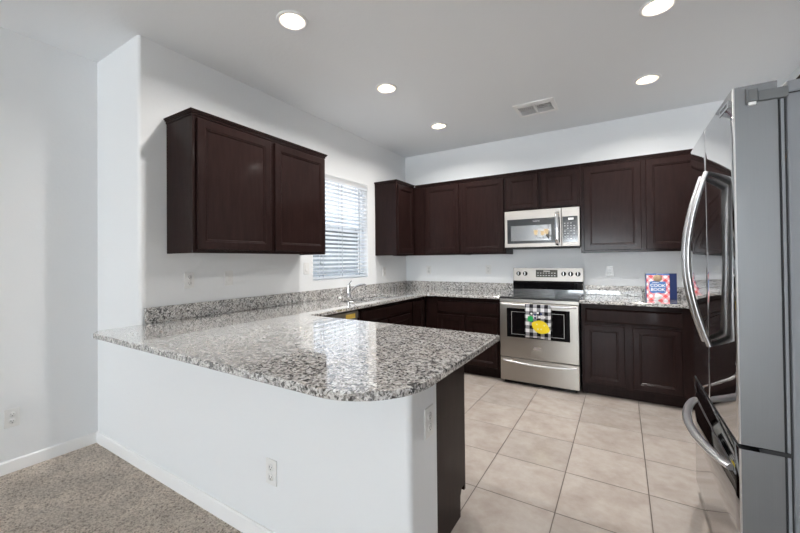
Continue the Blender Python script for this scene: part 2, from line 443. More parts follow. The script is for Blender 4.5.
# ------------------------------------------------------------------ recessed lights and vent in the ceiling
CANS = [(.942, -3.0), (.942, -1.945), (.942, -.885), (2.84, -1.928), (2.84, -.89), (2.84, -2.99)]
cb = MB()
for x, y in CANS: cb.lathe([(.074, -.01), (.074, .12)], (x, y, H), M_CEIL)
VX0, VX1, VY0, VY1 = 1.79, 2.10, -.94, -.67
cb.box(VX0, VY0, H-.01, VX1, VY1, H+.1, M_CEIL)
cut(ceil, cb)
def make_can(x, y, label):
    t = thing('recessed_ceiling_light', (x, y, H), label, 'ceiling light', 'recessed lights in the kitchen ceiling')
    MB().lathe([(.072, .001), (.094, -.001), (.094, -.005), (.088, -.009), (.074, -.009), (.072, .001)], (x, y, H), M_TRIM, cap=False, n=40).build('trim_ring', t)
    MB().lathe([(.0735, -.006), (.070, .02), (.060, .055), (.052, .07), (.052, .112), (.002, .113)], (x, y, H), M_BAFFLE, cap=False, n=40).build('baffle', t)
    MB().lathe([(.001, .006), (.02, .009), (.036, .020), (.046, .040), (.047, .06), (.03, .09), (.02, .11)], (x, y, H), M_BULB, n=32).build('bulb', t)
    return t
can_labels = ['recessed ceiling light nearest the rounded wall corner, above the left wall cabinet',
              'middle recessed ceiling light of the left row, out from the window',
              'farthest recessed ceiling light of the left row, beside the back corner',
              'recessed ceiling light cut off by the top edge of the photo at right',
              'recessed ceiling light between the air vent and the refrigerator',
              'recessed ceiling light above the refrigerator outside the frame']
can0 = None
for (x, y), lb in zip(CANS[:5], can_labels):
    if can0 is None: can0 = make_can(x, y, lb); c = can0
    else:
        c = copy_tree(can0); c.location = (x, y, H); c['label'] = lb
for i, (x, y) in enumerate(CANS[:5]):
    l = bpy.data.lights.new('can_lamp', 'AREA'); l.shape = 'DISK'; l.size = .075; l.spread = R(155); l.energy = CAN_POWER; l.color = (1, .97, .93)
    o = bpy.data.objects.new('can_lamp', l); COL.objects.link(o); o.location = (x, y, H+.003)

t = thing('ceiling_vent', ((VX0+VX1)/2, (VY0+VY1)/2, H), 'white rectangular air vent with angled louvers set in the ceiling', 'vent')
b = MB()
for a in [(VX0-.028, VY0-.028, VX1+.028, VY0+.004), (VX0-.028, VY1-.004, VX1+.028, VY1+.028), (VX0-.028, VY0, VX0+.004, VY1), (VX1-.004, VY0, VX1+.028, VY1)]:
    b.box(a[0], a[1], H-.010, a[2], a[3], H-.0005, M_TRIM, .002)
b.box((VX0+VX1)/2-.008, VY0, H-.009, (VX0+VX1)/2+.008, VY1, H+.004, M_TRIM)
b.build('frame', t)
for sd in (0, 1):
    x0 = VX0+.002 if sd == 0 else (VX0+VX1)/2+.008; x1 = (VX0+VX1)/2-.008 if sd == 0 else VX1-.002
    b = MB()
    b.prism([(VY0+.002, H-.008), (VY0+.005, H-.010), (VY0+.092, H+.006), (VY0+.090, H+.009)], x0, x1, M_TRIM, 'x')
    for k in range(3): y = VY1-.018-k*.026; b.prism([(y, H-.006), (y+.003, H-.006), (y+.014, H+.012), (y+.011, H+.012)], x0, x1, M_TRIM, 'x')
    for k in range(8):
        x = x0+.008+k*(x1-x0-.016)/7; b.box(x-.0022, VY0+.092, H-.005, x+.0022, VY1-.078, H+.022, M_TRIM)
    b.build('louvers', t)
MB().box(VX0, VY0, H+.085, VX1, VY1, H+.095, M_DARKVENT).build('duct', t)

# ------------------------------------------------------------------ window_1, blind, outside
def window():
    t = bpy.data.objects.new('window_1', None); COL.objects.link(t); t.location = (0, (WY0+WY1)/2, WZ0); PLOC[t.name] = tuple(t.location); t['kind'] = 'structure'
    x0, x1 = -.13, -.085
    b = MB(); w = .035
    b.box(x0, WY0, WZ0, x1, WY0+w, WZ1, M_VINYL, .003); b.box(x0, WY1-w, WZ0, x1, WY1, WZ1, M_VINYL, .003)
    b.box(x0, WY0+w, WZ0, x1, WY1-w, WZ0+w, M_VINYL, .003); b.box(x0, WY0+w, WZ1-w, x1, WY1-w, WZ1, M_VINYL, .003)
    b.build('window_frame', t)
    MB().box(x0+.006, WY0+w, 1.655, x1-.006, WY1-w, 1.70, M_VINYL, .003).build('meeting_rail', t)
    MB().box(x0+.02, WY0+w, WZ0+w, x0+.024, WY1-w, 1.655, M_GLASS).build('pane', t)
    MB().box(x0+.02, WY0+w, 1.70, x0+.024, WY1-w, WZ1-w, M_GLASS).build('pane', t)
window()
def blind():
    t = thing('window_blind', (-.04, (WY0+WY1)/2, WZ0), 'white horizontal slat blind hanging in the kitchen window above the sink', 'blind')
    xc = -.036; y0, y1 = WY0+.008, WY1-.008
    MB().box(xc-.03, y0, WZ1-.045, xc+.03, y1, WZ1-.002, M_SLAT, .003).build('headrail', t)
    MB().box(xc+.030, y0-.004, WZ1-.07, xc+.034, y1+.004, WZ1-.001, M_SLAT).build('valance', t)
    b = MB(); n = 23; z0 = WZ0+.05; z1 = WZ1-.085; A = R(20); hw = .025
    for k in range(n):
        z = z0+(z1-z0)*k/(n-1); pts = []
        for j in range(5):
            u = -1+j*.5; cr = .0025*(1-u*u)
            pts.append((xc+u*hw*math.cos(A)-cr*math.sin(A), z+u*hw*math.sin(A)+cr*math.cos(A)))
        pts2 = [(p[0]+.0012*math.sin(A), p[1]-.0026) for p in pts][::-1]
        b.prism(pts+pts2, y0, y1, M_SLAT, 'y')
    b.build('slats', t)
    MB().box(xc-.025, y0, WZ0+.012, xc+.025, y1, WZ0+.030, M_SLAT, .004).build('bottom_rail', t)
    b = MB()
    for yy in (y0+.15, (y0+y1)/2, y1-.15):
        for dx in (-.0255, .0255): b.box(xc+dx-.0008, yy-.004, WZ0+.03, xc+dx+.0008, yy+.004, WZ1-.05, M_CORD)
    b.build('ladder_cords', t)
    MB().tube([(xc+.036, y1-.10, WZ1-.06), (xc+.038, y1-.10, WZ1-.55)], .004, M_SLAT, 8).build('tilt_wand', t)
    MB().tube([(xc+.038, y0+.10, WZ1-.06), (xc+.039, y0+.10, WZ0+.20)], .0015, M_CORD, 6).lathe([(.002, 0), (.007, -.01), (.008, -.035), (.003, -.04)], (xc+.039, y0+.10, WZ0+.20), M_CORD, n=12).build('pull_cord', t)
blind()
def outside():
    struct(MB().box(-60, -40, -.25, -.78, 60, -.12, M_GROUND), 'yard_ground')
    t = thing('neighbour_house', (-9, 6, -.12), 'grey house with a low hipped roof seen through the window blind', 'house')
    MB().box(-14, 1, -.12, -6.5, 13, 2.55, M_STUCCO).build('wall', t)
    b = MB(); e = .4
    P = [(-14-e, 1-e, 2.5), (-6.5+e, 1-e, 2.5), (-6.5+e, 13+e, 2.5), (-14-e, 13+e, 2.5), (-10.2, 4.5, 4.1), (-10.2, 9.5, 4.1)]
    b.add(P, [(0, 1, 4), (1, 2, 5, 4), (2, 3, 5), (3, 0, 4, 5), (0, 3, 2, 1)], M_ROOF); b.build('roof', t)
    t = thing('garden_wall', (-3.2, 3, -.12), 'block garden wall seen low through the window blind', 'wall')
    MB().box(-3.3, -6, -.12, -3.1, 14, 1.55, M_STUCCO).build('blocks', t)
outside()

# ------------------------------------------------------------------ cabinets
ZB, ZT = 1.372, 2.276
def crown_mb(b, x0, x1, yf, z, left=True, right=False, yb=0):
    """small top moulding, front along x at y = yf (outward -y)"""
    l = .018 if left else 0; r = .018 if right else 0
    for k, (o, a, c) in enumerate([(.006, -.016, 0), (.014, 0, .010), (.020, .010, .020)]):
        b.box(x0-(o if left else 0), yf-o, z+a, x1+(o if right else 0), yb, z+c, M_WOOD, .0015, 1)
def upper(name, label, x0, x1, depth, z0, z1, doors, M, crown=(True, True), crown_x0=None, org=(0, 0, 0), stile=.057, extra=None):
    """cabinet in local axes: wall at y = 0, front at y = -depth"""
    P = M @ Vector(((x0+x1)/2, 0, z0)); t = thing(name, P, label, 'cabinet', 'dark wall cabinets')
    MB(M).box(x0, -depth+.019, z0+.012, x1, -.001, z1, M_WOOD).box(x0, -depth+.019, z0, x0+.016, -.001, z0+.012, M_WOOD).box(x1-.016, -depth+.019, z0, x1, -.001, z0+.012, M_WOOD).build('body', t)
    b = MB(M); b.box(x0, -depth, z0, x1, -depth+.019, z1, M_WOOD, .0012, 1); b.build('face_frame', t)
    for (a, c) in doors:
        MB(M).panel_door(a, z0+.022, c, z1-.030, -depth-.001, M_WOOD, stile=stile).build('door', t)
    if crown is not None:
        b = MB(M); crown_mb(b, crown_x0 if crown_x0 is not None else x0, x1, -depth, z1, *crown, yb=-.001); b.build('crown', t)
    if extra: extra(t, M)
    return t
MX = Matrix.Rotation(FACE_X, 4, 'Z')      # local x -> world y, outward -> +x  (local y=0 at world x=0)
# rotation by +90 maps local x to +y, local -y to +x
upper('wall_cabinet', 'wide dark two-door wall cabinet alone on the left wall, before the window', -3.273, -2.043, .318, ZB, ZT, [(-3.250, -2.668), (-2.628, -2.058)], MX, (True, True))
upper('wall_cabinet', 'narrow dark wall cabinet on the left wall in the back corner, right of the window', -.780, -.342, .318, ZB, ZT, [(-.762, -.385)], MX, (True, False))
I4 = Matrix()
upper('wall_cabinet', 'dark corner wall cabinet with one door showing a bright window sheen', .001, .962, .318, ZB, ZT, [(.476, .944)], I4, (False, False), .335)
upper('wall_cabinet', 'dark single-door wall cabinet just left of the microwave', .963, 1.512, .318, ZB, ZT, [(.980, 1.492)], I4, (False, False))
upper('wall_cabinet', 'short dark wall cabinet with two small doors above the microwave', 1.513, 2.284, .318, 1.850, ZT, [(1.530, 1.868), (1.908, 2.262)], I4, (False, False), stile=.05)
upper('wall_cabinet', 'tall dark two-door wall cabinet right of the microwave, above the cookbook', 2.285, 3.36, .318, ZB, ZT, [(2.315, 2.805), (2.843, 3.325)], I4, (False, False))
MR = Matrix.Translation((XR, 0, 0)) @ Matrix.Rotation(R(-90), 4, 'Z')   # local x -> -y world, outward -> -x
upper('wall_cabinet', 'dark wall cabinet on the right wall above the refrigerator, only its top corner showing', 1.60, 2.86, .34, 1.93, ZT, [(1.62, 2.21), (2.25, 2.84)], MR, (True, True))

def base_cab(label, x0, x1, fronts, M, depth=.605, end_left=False, end_right=False, body_x0=None, body_top=BOTC-.001):
    P = M @ Vector(((x0+x1)/2, 0, 0)); t = thing('base_cabinet', P, label, 'cabinet', 'dark base cabinets')
    bx0 = body_x0 if body_x0 is not None else x0
    b = MB(M).box(bx0, -depth+.019, .105, x1, -.003, body_top, M_WOOD)
    if body_top < .8: b.box(bx0, -depth+.019, body_top, bx0+.018, -.003, BOTC-.001, M_WOOD).box(x1-.018, -depth+.019, body_top, x1, -.003, BOTC-.001, M_WOOD)
    b.build('body', t)
    MB(M).box(x0, -depth, .105, x1, -depth+.019, BOTC-.001, M_WOOD, .0012, 1).build('face_frame', t)
    MB(M).box(x0, -depth+.075, .001, x1, -depth+.090, .105, M_WOOD).build('toe_kick', t)
    for kind, a, z0, c, z1 in fronts:
        if kind == 'door': MB(M).panel_door(a, z0, c, z1, -depth-.001, M_WOOD, stile=.052).build('door', t)
        else: MB(M).slab_front(a, z0, c, z1, -depth-.001, M_WOOD).build('drawer_front', t)
    return t
base_cab('dark base cabinet right of the range, one wide drawer over two doors', 2.300, XR-.003,
         [('drawer', 2.335, .705, 3.075, .838), ('door', 2.322, .128, 2.652, .682), ('door', 2.715, .128, 3.068, .682)], I4)
base_cab('dark base cabinet left of the range, with a drawer over two doors', .607, 1.508,
         [('drawer', .770, .700, 1.492, .838), ('door', .775, .128, 1.112, .672), ('door', 1.142, .128, 1.490, .672)], I4, body_x0=.63)
base_cab('narrow dark base cabinet wedged in the back corner beside the sink cabinet', -.948, -.607, [('door', -.925, .128, -.665, .838)], MX)
base_cab('dark sink cabinet with a false drawer front, under the kitchen window', -1.955, -.950,
         [('drawer', -1.90, .735, -.985, .852), ('door', -1.90, .128, -1.455, .715), ('door', -1.43, .128, -.985, .715)], MX, body_top=.685)
# peninsula cabinet: back to the half wall, faces the kitchen
def peninsula():
    M = Matrix.Translation((1.925, -3.228, 0)) @ Matrix.Rotation(PI, 4, 'Z')      # local x -> -x world, outward -> +y
    t = thing('base_cabinet', (1.28, -3.0, 0), 'dark peninsula cabinet whose plain end panel shows beside the white half wall', 'cabinet', 'dark base cabinets')
    MB(M).box(.019, -.48, .105, 1.27, -.002, BOTC-.001, M_WOOD).build('body', t)
    MB(M).box(0, -.499, .105, 1.27, -.48, BOTC-.001, M_WOOD, .0012, 1).build('face_frame', t)
    MB(M).prism([(-.002, .001), (-.425, .001), (-.425, .105), (-.445, .135), (-.48, .135), (-.48, BOTC-.001), (-.002, BOTC-.001)], -.0005, .019, M_WOOD, 'x').build('end_panel', t)
    MB(M).box(.02, -.425, .001, 1.27, -.41, .105, M_DARKIN).build('toe_kick', t)
    for a, c in ((.01, .43), (.45, .84), (.86, 1.25)):
        MB(M).slab_front(a, .705, c, .838, -.500, M_WOOD).build('drawer_front', t)
        MB(M).panel_door(a, .14, c, .682, -.500, M_WOOD, stile=.052).build('door', t)
peninsula()

# dishwasher
def dishwasher():
    t = thing('dishwasher', (.3, -2.27, 0), 'stainless dishwasher between the sink cabinet and the peninsula, mostly hidden by the counter', 'dishwasher')
    M = MX
    MB(M).box(-2.57, -.58, .10, -1.965, -.01, BOTC-.003, M_BLACK).build('tub', t)
    MB(M).box(-2.57, -.625, .11, -1.965, -.58, .80, M_STEEL, .004).build('door', t)
    p = MB(M).box(-2.57, -.635, .803, -1.965, -.58, .868, M_STEEL, .004).build('control_panel', t)
    MB(M).box(-2.14, -.6362, .808, -2.01, -.635, .848, M_STICKER).build('sticker', p)
    p2 = MB(M).tube([(-2.50, -.655, .77), (-2.03, -.655, .77)], .010, M_HAND, 10).build('handle', t)
    MB(M).box(-2.57, -.53, .001, -1.965, -.52, .10, M_BLACK).build('toe_kick', t)
dishwasher()

# ------------------------------------------------------------------ granite worktops
def worktops():
    t = thing('granite_worktop', (.33, -2.0, TOPC), 'speckled grey granite worktop, U-shaped, sweeping over the peninsula and along the sink', 'worktop')
    P = [(.001, -.001), (.012, -3.672), (.09, -3.715), (2.092, -3.725), (2.092, -2.640), (.668, -2.610), (.668, -.668), (1.5195, -.668), (1.5195, -.001)]
    s = MB().prism(P, BOTC, TOPC, M_GRAN, bev=.005, seg=3, vbev={1: .02, 3: .27, 5: .03, 6: .02}).build('slab', t)
    c = MB().prism([(.125, -1.83), (.525, -1.83), (.525, -1.43), (.125, -1.43)], .8, 1, M_GRAN, vbev={0: .06, 1: .06, 2: .06, 3: .06})
    c.prism([(.125, -1.40), (.525, -1.40), (.525, -1.0), (.125, -1.0)], .8, 1, M_GRAN, vbev={0: .06, 1: .06, 2: .06, 3: .06})
    cut(s, c)
    MB().box(.001, -3.415, TOPC+.0005, .021, -.022, 1.018, M_GRAN, .002).build('backsplash', t)
    MB().box(.001, -.021, TOPC+.0005, 1.5195, -.001, 1.018, M_GRAN, .002).build('backsplash', t)
    t = thing('granite_worktop', (3.0, -.33, TOPC), 'short speckled granite worktop right of the range, under the cookbook', 'worktop')
    MB().prism([(2.291, -.001), (2.291, -.668), (XR-.002, -.668), (XR-.002, -.001)], BOTC, TOPC, M_GRAN, bev=.005, seg=3).build('slab', t)
    MB().box(2.291, -.021, TOPC+.0005, XR-.002, -.001, 1.018, M_GRAN, .002).build('backsplash', t)
worktops()
def sink():
    t = thing('kitchen_sink', (.32, -1.415, BOTC), 'undermounted stainless double-bowl sink below the window', 'sink')
    for y0, y1 in ((-1.835, -1.425), (-1.405, -.995)):
        pts = [(.12, y0), (.53, y0), (.53, y1), (.12, y1)]
        def ring(d, r=.06):
            out = []
            x0_, x1_, a, b_ = .12+d, .53-d, y0+d, y1-d
            for (cx, cy, s0) in ((x1_-r, b_-r, 0), (x0_+r, b_-r, 90), (x0_+r, a+r, 180), (x1_-r, a+r, 270)):
                for k in range(7): q = R(s0+15*k); out.append((cx+r*math.cos(q), cy+r*math.sin(q)))
            return out
        L = [(-.004, BOTC-.0012), (0, BOTC-.0012), (.004, BOTC-.02), (.012, .72), (.03, .70), (.12, .695)]
        vs = []; fs = []
        for d, z in L: vs += [(x, y, z) for x, y in ring(d, .06 if d < .1 else .04)]
        n = 28
        for i in range(len(L)-1):
            for k in range(n): a = i*n+k; b_ = i*n+(k+1) % n; fs.append((a, b_, b_+n, a+n))
        fs.append(tuple(range((len(L)-1)*n, len(L)*n)))
        o = MB().add(vs, fs, M_SINK, True).build('bowl', t)
        MB().lathe([(.045, .001), (.045, .004), (.03, .003), (.001, .002)], (.32, (y0+y1)/2, .695), M_CHROME, n=24).build('drain', o)
    t = thing('kitchen_faucet', (.07, -1.40, TOPC), 'chrome single-lever faucet behind the sink', 'faucet')
    x, y = .07, -1.40
    MB().lathe([(.030, .0005), (.030, .008), (.024, .014), (.022, .05), (.021, .115), (.022, .125), (.018, .137), (.004, .142)], (x, y, TOPC), M_CHROME).build('body', t)
    pts = [(x+.01, y, TOPC+.05), (x+.04, y+.003, TOPC+.075), (x+.10, y+.01, TOPC+.118), (x+.16, y+.017, TOPC+.138), (x+.20, y+.022, TOPC+.137), (x+.222, y+.025, TOPC+.118)]
    MB().tube(pts, .013, M_CHROME, 14).build('spout', t)
    MB().tube([(x, y, TOPC+.135), (x-.004, y+.02, TOPC+.150), (x-.01, y+.06, TOPC+.172)], .007, M_CHROME, 10, radii=[1.3, 1, .8]).build('lever', t)
    t = MB().lathe([(.016, .0005), (.016, .010), (.010, .014), (.001, .0145)], (.075, -1.56, TOPC), M_TRIM, n=20).build('counter_cap')
    tag(t, 'small white round cap on the counter left of the faucet', 'cap')
sink()

# ------------------------------------------------------------------ range
def cook_range():
    x0, x1 = 1.525, 2.285; xc = (x0+x1)/2
    t = thing('kitchen_range', (xc, -.33, 0), 'stainless electric range with black glass cooktop between the base cabinets', 'range')
    MB().box(x0, -.615, .03, x1, -.03, .895, M_BLACK).build('body', t)
    b = MB().box(x0+.03, -.60, .001, x1-.03, -.06, .031, M_BLACK); b.build('plinth', t)
    # cooktop
    b = MB().box(x0-.002, -.655, .897, x1+.002, -.085, .917, M_BLACK, .004); b.box(x0+.012, -.640, .9165, x1-.012, -.09, .919, M_BLKGLASS, .001)
    ct = b.build('cooktop', t)
    for (bx, by, r) in ((x0+.19, -.49, .105), (x1-.19, -.49, .09), (x0+.19, -.24, .075), (x1-.19, -.24, .10), (xc, -.2, .05)):
        MB().lathe([(r, .0001), (r, .0006), (r-.004, .0006), (r-.004, .0001)], (bx, by, .919), M_RING, cap=False, n=40).build('burner_ring', ct)
    # control strip under cooktop
    MB().box(x0, -.648, .862, x1, -.61, .896, M_STEEL, .003).build('front_trim', t)
    # oven door
    D = MB(); D.box(x0+.002, -.655, .285, x1-.002, -.617, .858, M_STEEL, .005); d = D.build('oven_door', t)
    w = MB().box(1.600, -.6575, .497, 2.205, -.654, .800, M_BLKGLASS, .001).build('oven_window', d)
    g = MB(); a0, a1, c0, c1 = 1.648, 2.155, .528, .765
    for q in ((a0, c0, a1, c0+.004), (a0, c1-.004, a1, c1), (a0, c0, a0+.004, c1), (a1-.004, c0, a1, c1)): g.box(q[0], -.6585, q[1], q[2], -.657, q[3], M_MARK)
    g.build('window_border', w)
    # bow handle
    def bow(z, r, out, a, c, nm, par, y=-.655, dz=0):
        pts = []
        for k in range(25):
            u = k/24; e = min(1, math.sin(PI*min(max(u, 0), 1))**.35 if 0 < u < 1 else 0)
            pts.append((a+(c-a)*u, y-out*e, z+dz*math.sin(PI*u)))
        return MB().tube(pts, r, M_HAND, 14, ry=r*1.0).build(nm, par)
    bow(.838, .0125, .045, x0+.025, x1-.025, 'handle', d)
    MB().box(xc-.038, -.6575, .385, xc+.038, -.654, .412, M_CHROME, .0012).build('emblem', d)
    dr = MB().box(x0+.002, -.652, .040, x1-.002, -.617, .277, M_STEEL, .005).build('drawer', t)
    pts = [(x0+.03+(x1-x0-.06)*k/24, -.652-.028*(math.sin(PI*k/24)**.5 if 0 < k < 24 else 0), .247-.014*math.sin(PI*k/24)) for k in range(25)]
    MB().tube(pts, .010, M_HAND, 12).build('handle', dr)
    # back guard
    bgd = MB().prism([(-.085, .90), (-.030, .90), (-.030, 1.205), (-.052, 1.205), (-.062, 1.20), (-.075, 1.055), (-.085, 1.045)], x0+.005, x1-.005, M_BLKGLASS, 'x').build('backguard', t)
    sl = Matrix.Translation((0, -.0765, 1.055)) @ Matrix.Rotation(R(-5.0), 4, 'X')
    cp = MB(sl).box(x0+.004, -.004, 0, x1-.004, .002, .150, M_PALE, .002).build('control_panel', t)
    bm_ = MB(sl).box(1.787, -.0065, .045, 2.020, -.004, .130, M_DISPLAY, .001)
    for i in range(7):
        for j in range(2): bm_.box(1.803+i*.030, -.0068, .060+j*.03, 1.818+i*.030, -.0064, .066+j*.03, M_MARK)
    bm_.box(1.87, -.0068, .108, 1.94, -.0064, .120, M_MARK); bm_.build('display', cp)
    for kx in (1.592, 1.668, 2.083, 2.155, 2.228):
        k = MB(sl).lathe([(.026, -.004), (.026, -.008), (.022, -.012), (.020, -.026), (.017, -.029), (.001, -.029)], (kx, 0, .085), M_BLACK, 'y', 24).build('knob', cp)
        MB(sl).box(kx-.003, -.032, .067, kx+.003, -.027, .103, M_HAND).build('pointer', k)
    return t
cook_range()
def towel():
    t = thing('dish_towel', (1.915, -.71, .68), 'black and white checked towel with a yellow lemon hanging on the oven handle', 'towel')
    x0, x1 = 1.799, 2.040; N1 = 22; K = 12
    # path: back drop, over the handle, front drop
    path = [(-.683, .60), (-.683, .70), (-.684, .80), (-.686, .835), (-.692, .850), (-.701, .8545), (-.710, .850), (-.7155, .838), (-.717, .80), (-.718, .74), (-.719, .68), (-.720, .62), (-.721, .56), (-.722, .520)]
    vs = []; fs = []
    for i, (y, z) in enumerate(path):
        d = min(1, max(0, (i-6)/7))
        for k in range(K+1):
            u = k/K; vs.append((x0+(x1-x0)*u, y-.006*d*math.sin(u*2.2*PI+.5)-(.002*d), z+.004*d*math.sin(u*5)))
    for i in range(len(path)-1):
        for k in range(K): a = i*(K+1)+k; fs.append((a, a+1, a+K+2, a+K+1))
    o = MB().add(vs, fs, M_CHECK, True).build('cloth', t)
    md = o.modifiers.new('s', 'SOLIDIFY'); md.thickness = .0022; md.offset = 0
    def blob(pts, m, y, name, par):
        n = len(pts); b = MB(); b.add([(x, y, z) for x, z in pts]+[(x, y+.0014, z) for x, z in pts], [tuple(range(n)), tuple(range(n, 2*n))[::-1]]+[(i, i+n, (i+1) % n+n, (i+1) % n) for i in range(n)], m); return b.build(name, par)
    def ell(cx, cz, rx, rz, rot=0, n=20, tip=0):
        out = []
        for k in range(n):
            a = 2*PI*k/n; x = rx*math.cos(a)*(1+tip*(abs(math.cos(a))**8)); z = rz*math.sin(a)
            out.append((cx+x*math.cos(rot)-z*math.sin(rot), cz+x*math.sin(rot)+z*math.cos(rot)))
        return out
    L = blob(ell(1.950, .636, .076, .064, R(-22), tip=.18), M_LEMON, -.7335, 'lemon_print', o)
    for q in ((1.915, .662), (1.955, .615), (1.985, .655), (1.925, .615)): blob(ell(*q, .009, .008, n=8), M_LEMON2, -.7345, 'lemon_highlight', L)
    blob([(1.825, .695), (1.832, .735), (1.86, .742), (1.88, .73), (1.878, .69), (1.85, .68)], M_GREEN, -.7335, 'leaf_print', o)
    for k, q in enumerate(((1.865, .765), (1.90, .755), (1.925, .775), (1.955, .765), (1.985, .735), (1.90, .725), (1.940, .735))):
        blob(ell(*q, .012, .011, n=7), M_WHITEINK if k % 2 == 0 else M_NAVY, -.7340, 'flower_print', o)
towel()

# ------------------------------------------------------------------ microwave
def microwave():
    x0, x1 = 1.521, 2.281; z0, z1 = 1.436, 1.846; yf = -.40
    t = thing('microwave_oven', ((x0+x1)/2, -.2, z0), 'stainless over-the-range microwave under the short wall cabinet', 'microwave')
    MB().box(x0, -.375, z0, x1, -.004, z1, M_BLACK, .003).build('body', t)
    d = MB().box(x0, yf, z0+.006, 2.108, -.376, z1, M_PALE, .003).build('door', t)
    MB().box(1.550, yf-.0025, 1.483, 2.095, yf+.001, 1.752, M_MWBAND, .001).build('dark_band', d)
    MB().box(1.590, yf-.0035, 1.512, 2.010, yf-.002, 1.680, M_MWGLASS, .0005).build('glass', d)
    text_mesh('FRIGIDAIRE', .014, M_MARK, Matrix.Translation((1.86, yf-.0032, 1.722)), .0003).build('lettering', d)
    pts = [(2.070, yf-.001, 1.800), (2.070, yf-.030, 1.790), (2.070, yf-.036, 1.74), (2.070, yf-.036, 1.52), (2.070, yf-.030, 1.472), (2.070, yf-.001, 1.462)]
    MB().tube(pts, .010, M_CHROME, 14, ry=.019, upv=(1, 0, 0)).build('handle', d)
    c = MB().box(2.111, yf, z0+.006, x1, -.376, z1, M_PALE, .003).build('control_panel', t)
    b = MB().box(2.118, yf-.0025, 1.483, 2.262, yf+.001, 1.752, M_MWBAND, .001)
    for i in range(4):
        for j in range(7):
            if (i+j) % 5 == 4: continue
            b.box(2.136+i*.029, yf-.003, 1.515+j*.027, 2.147+i*.029, yf-.0024, 1.522+j*.027, M_MARK)
    b.box(2.175, yf-.003, 1.715, 2.225, yf-.0024, 1.735, M_WHITEINK); b.build('keypad', c)
    b = MB()
    b.box(x0+.03, -.37, z0-.008, x1-.03, -.05, z0-.0005, M_GASKET); b.build('vent_base', t)
microwave()

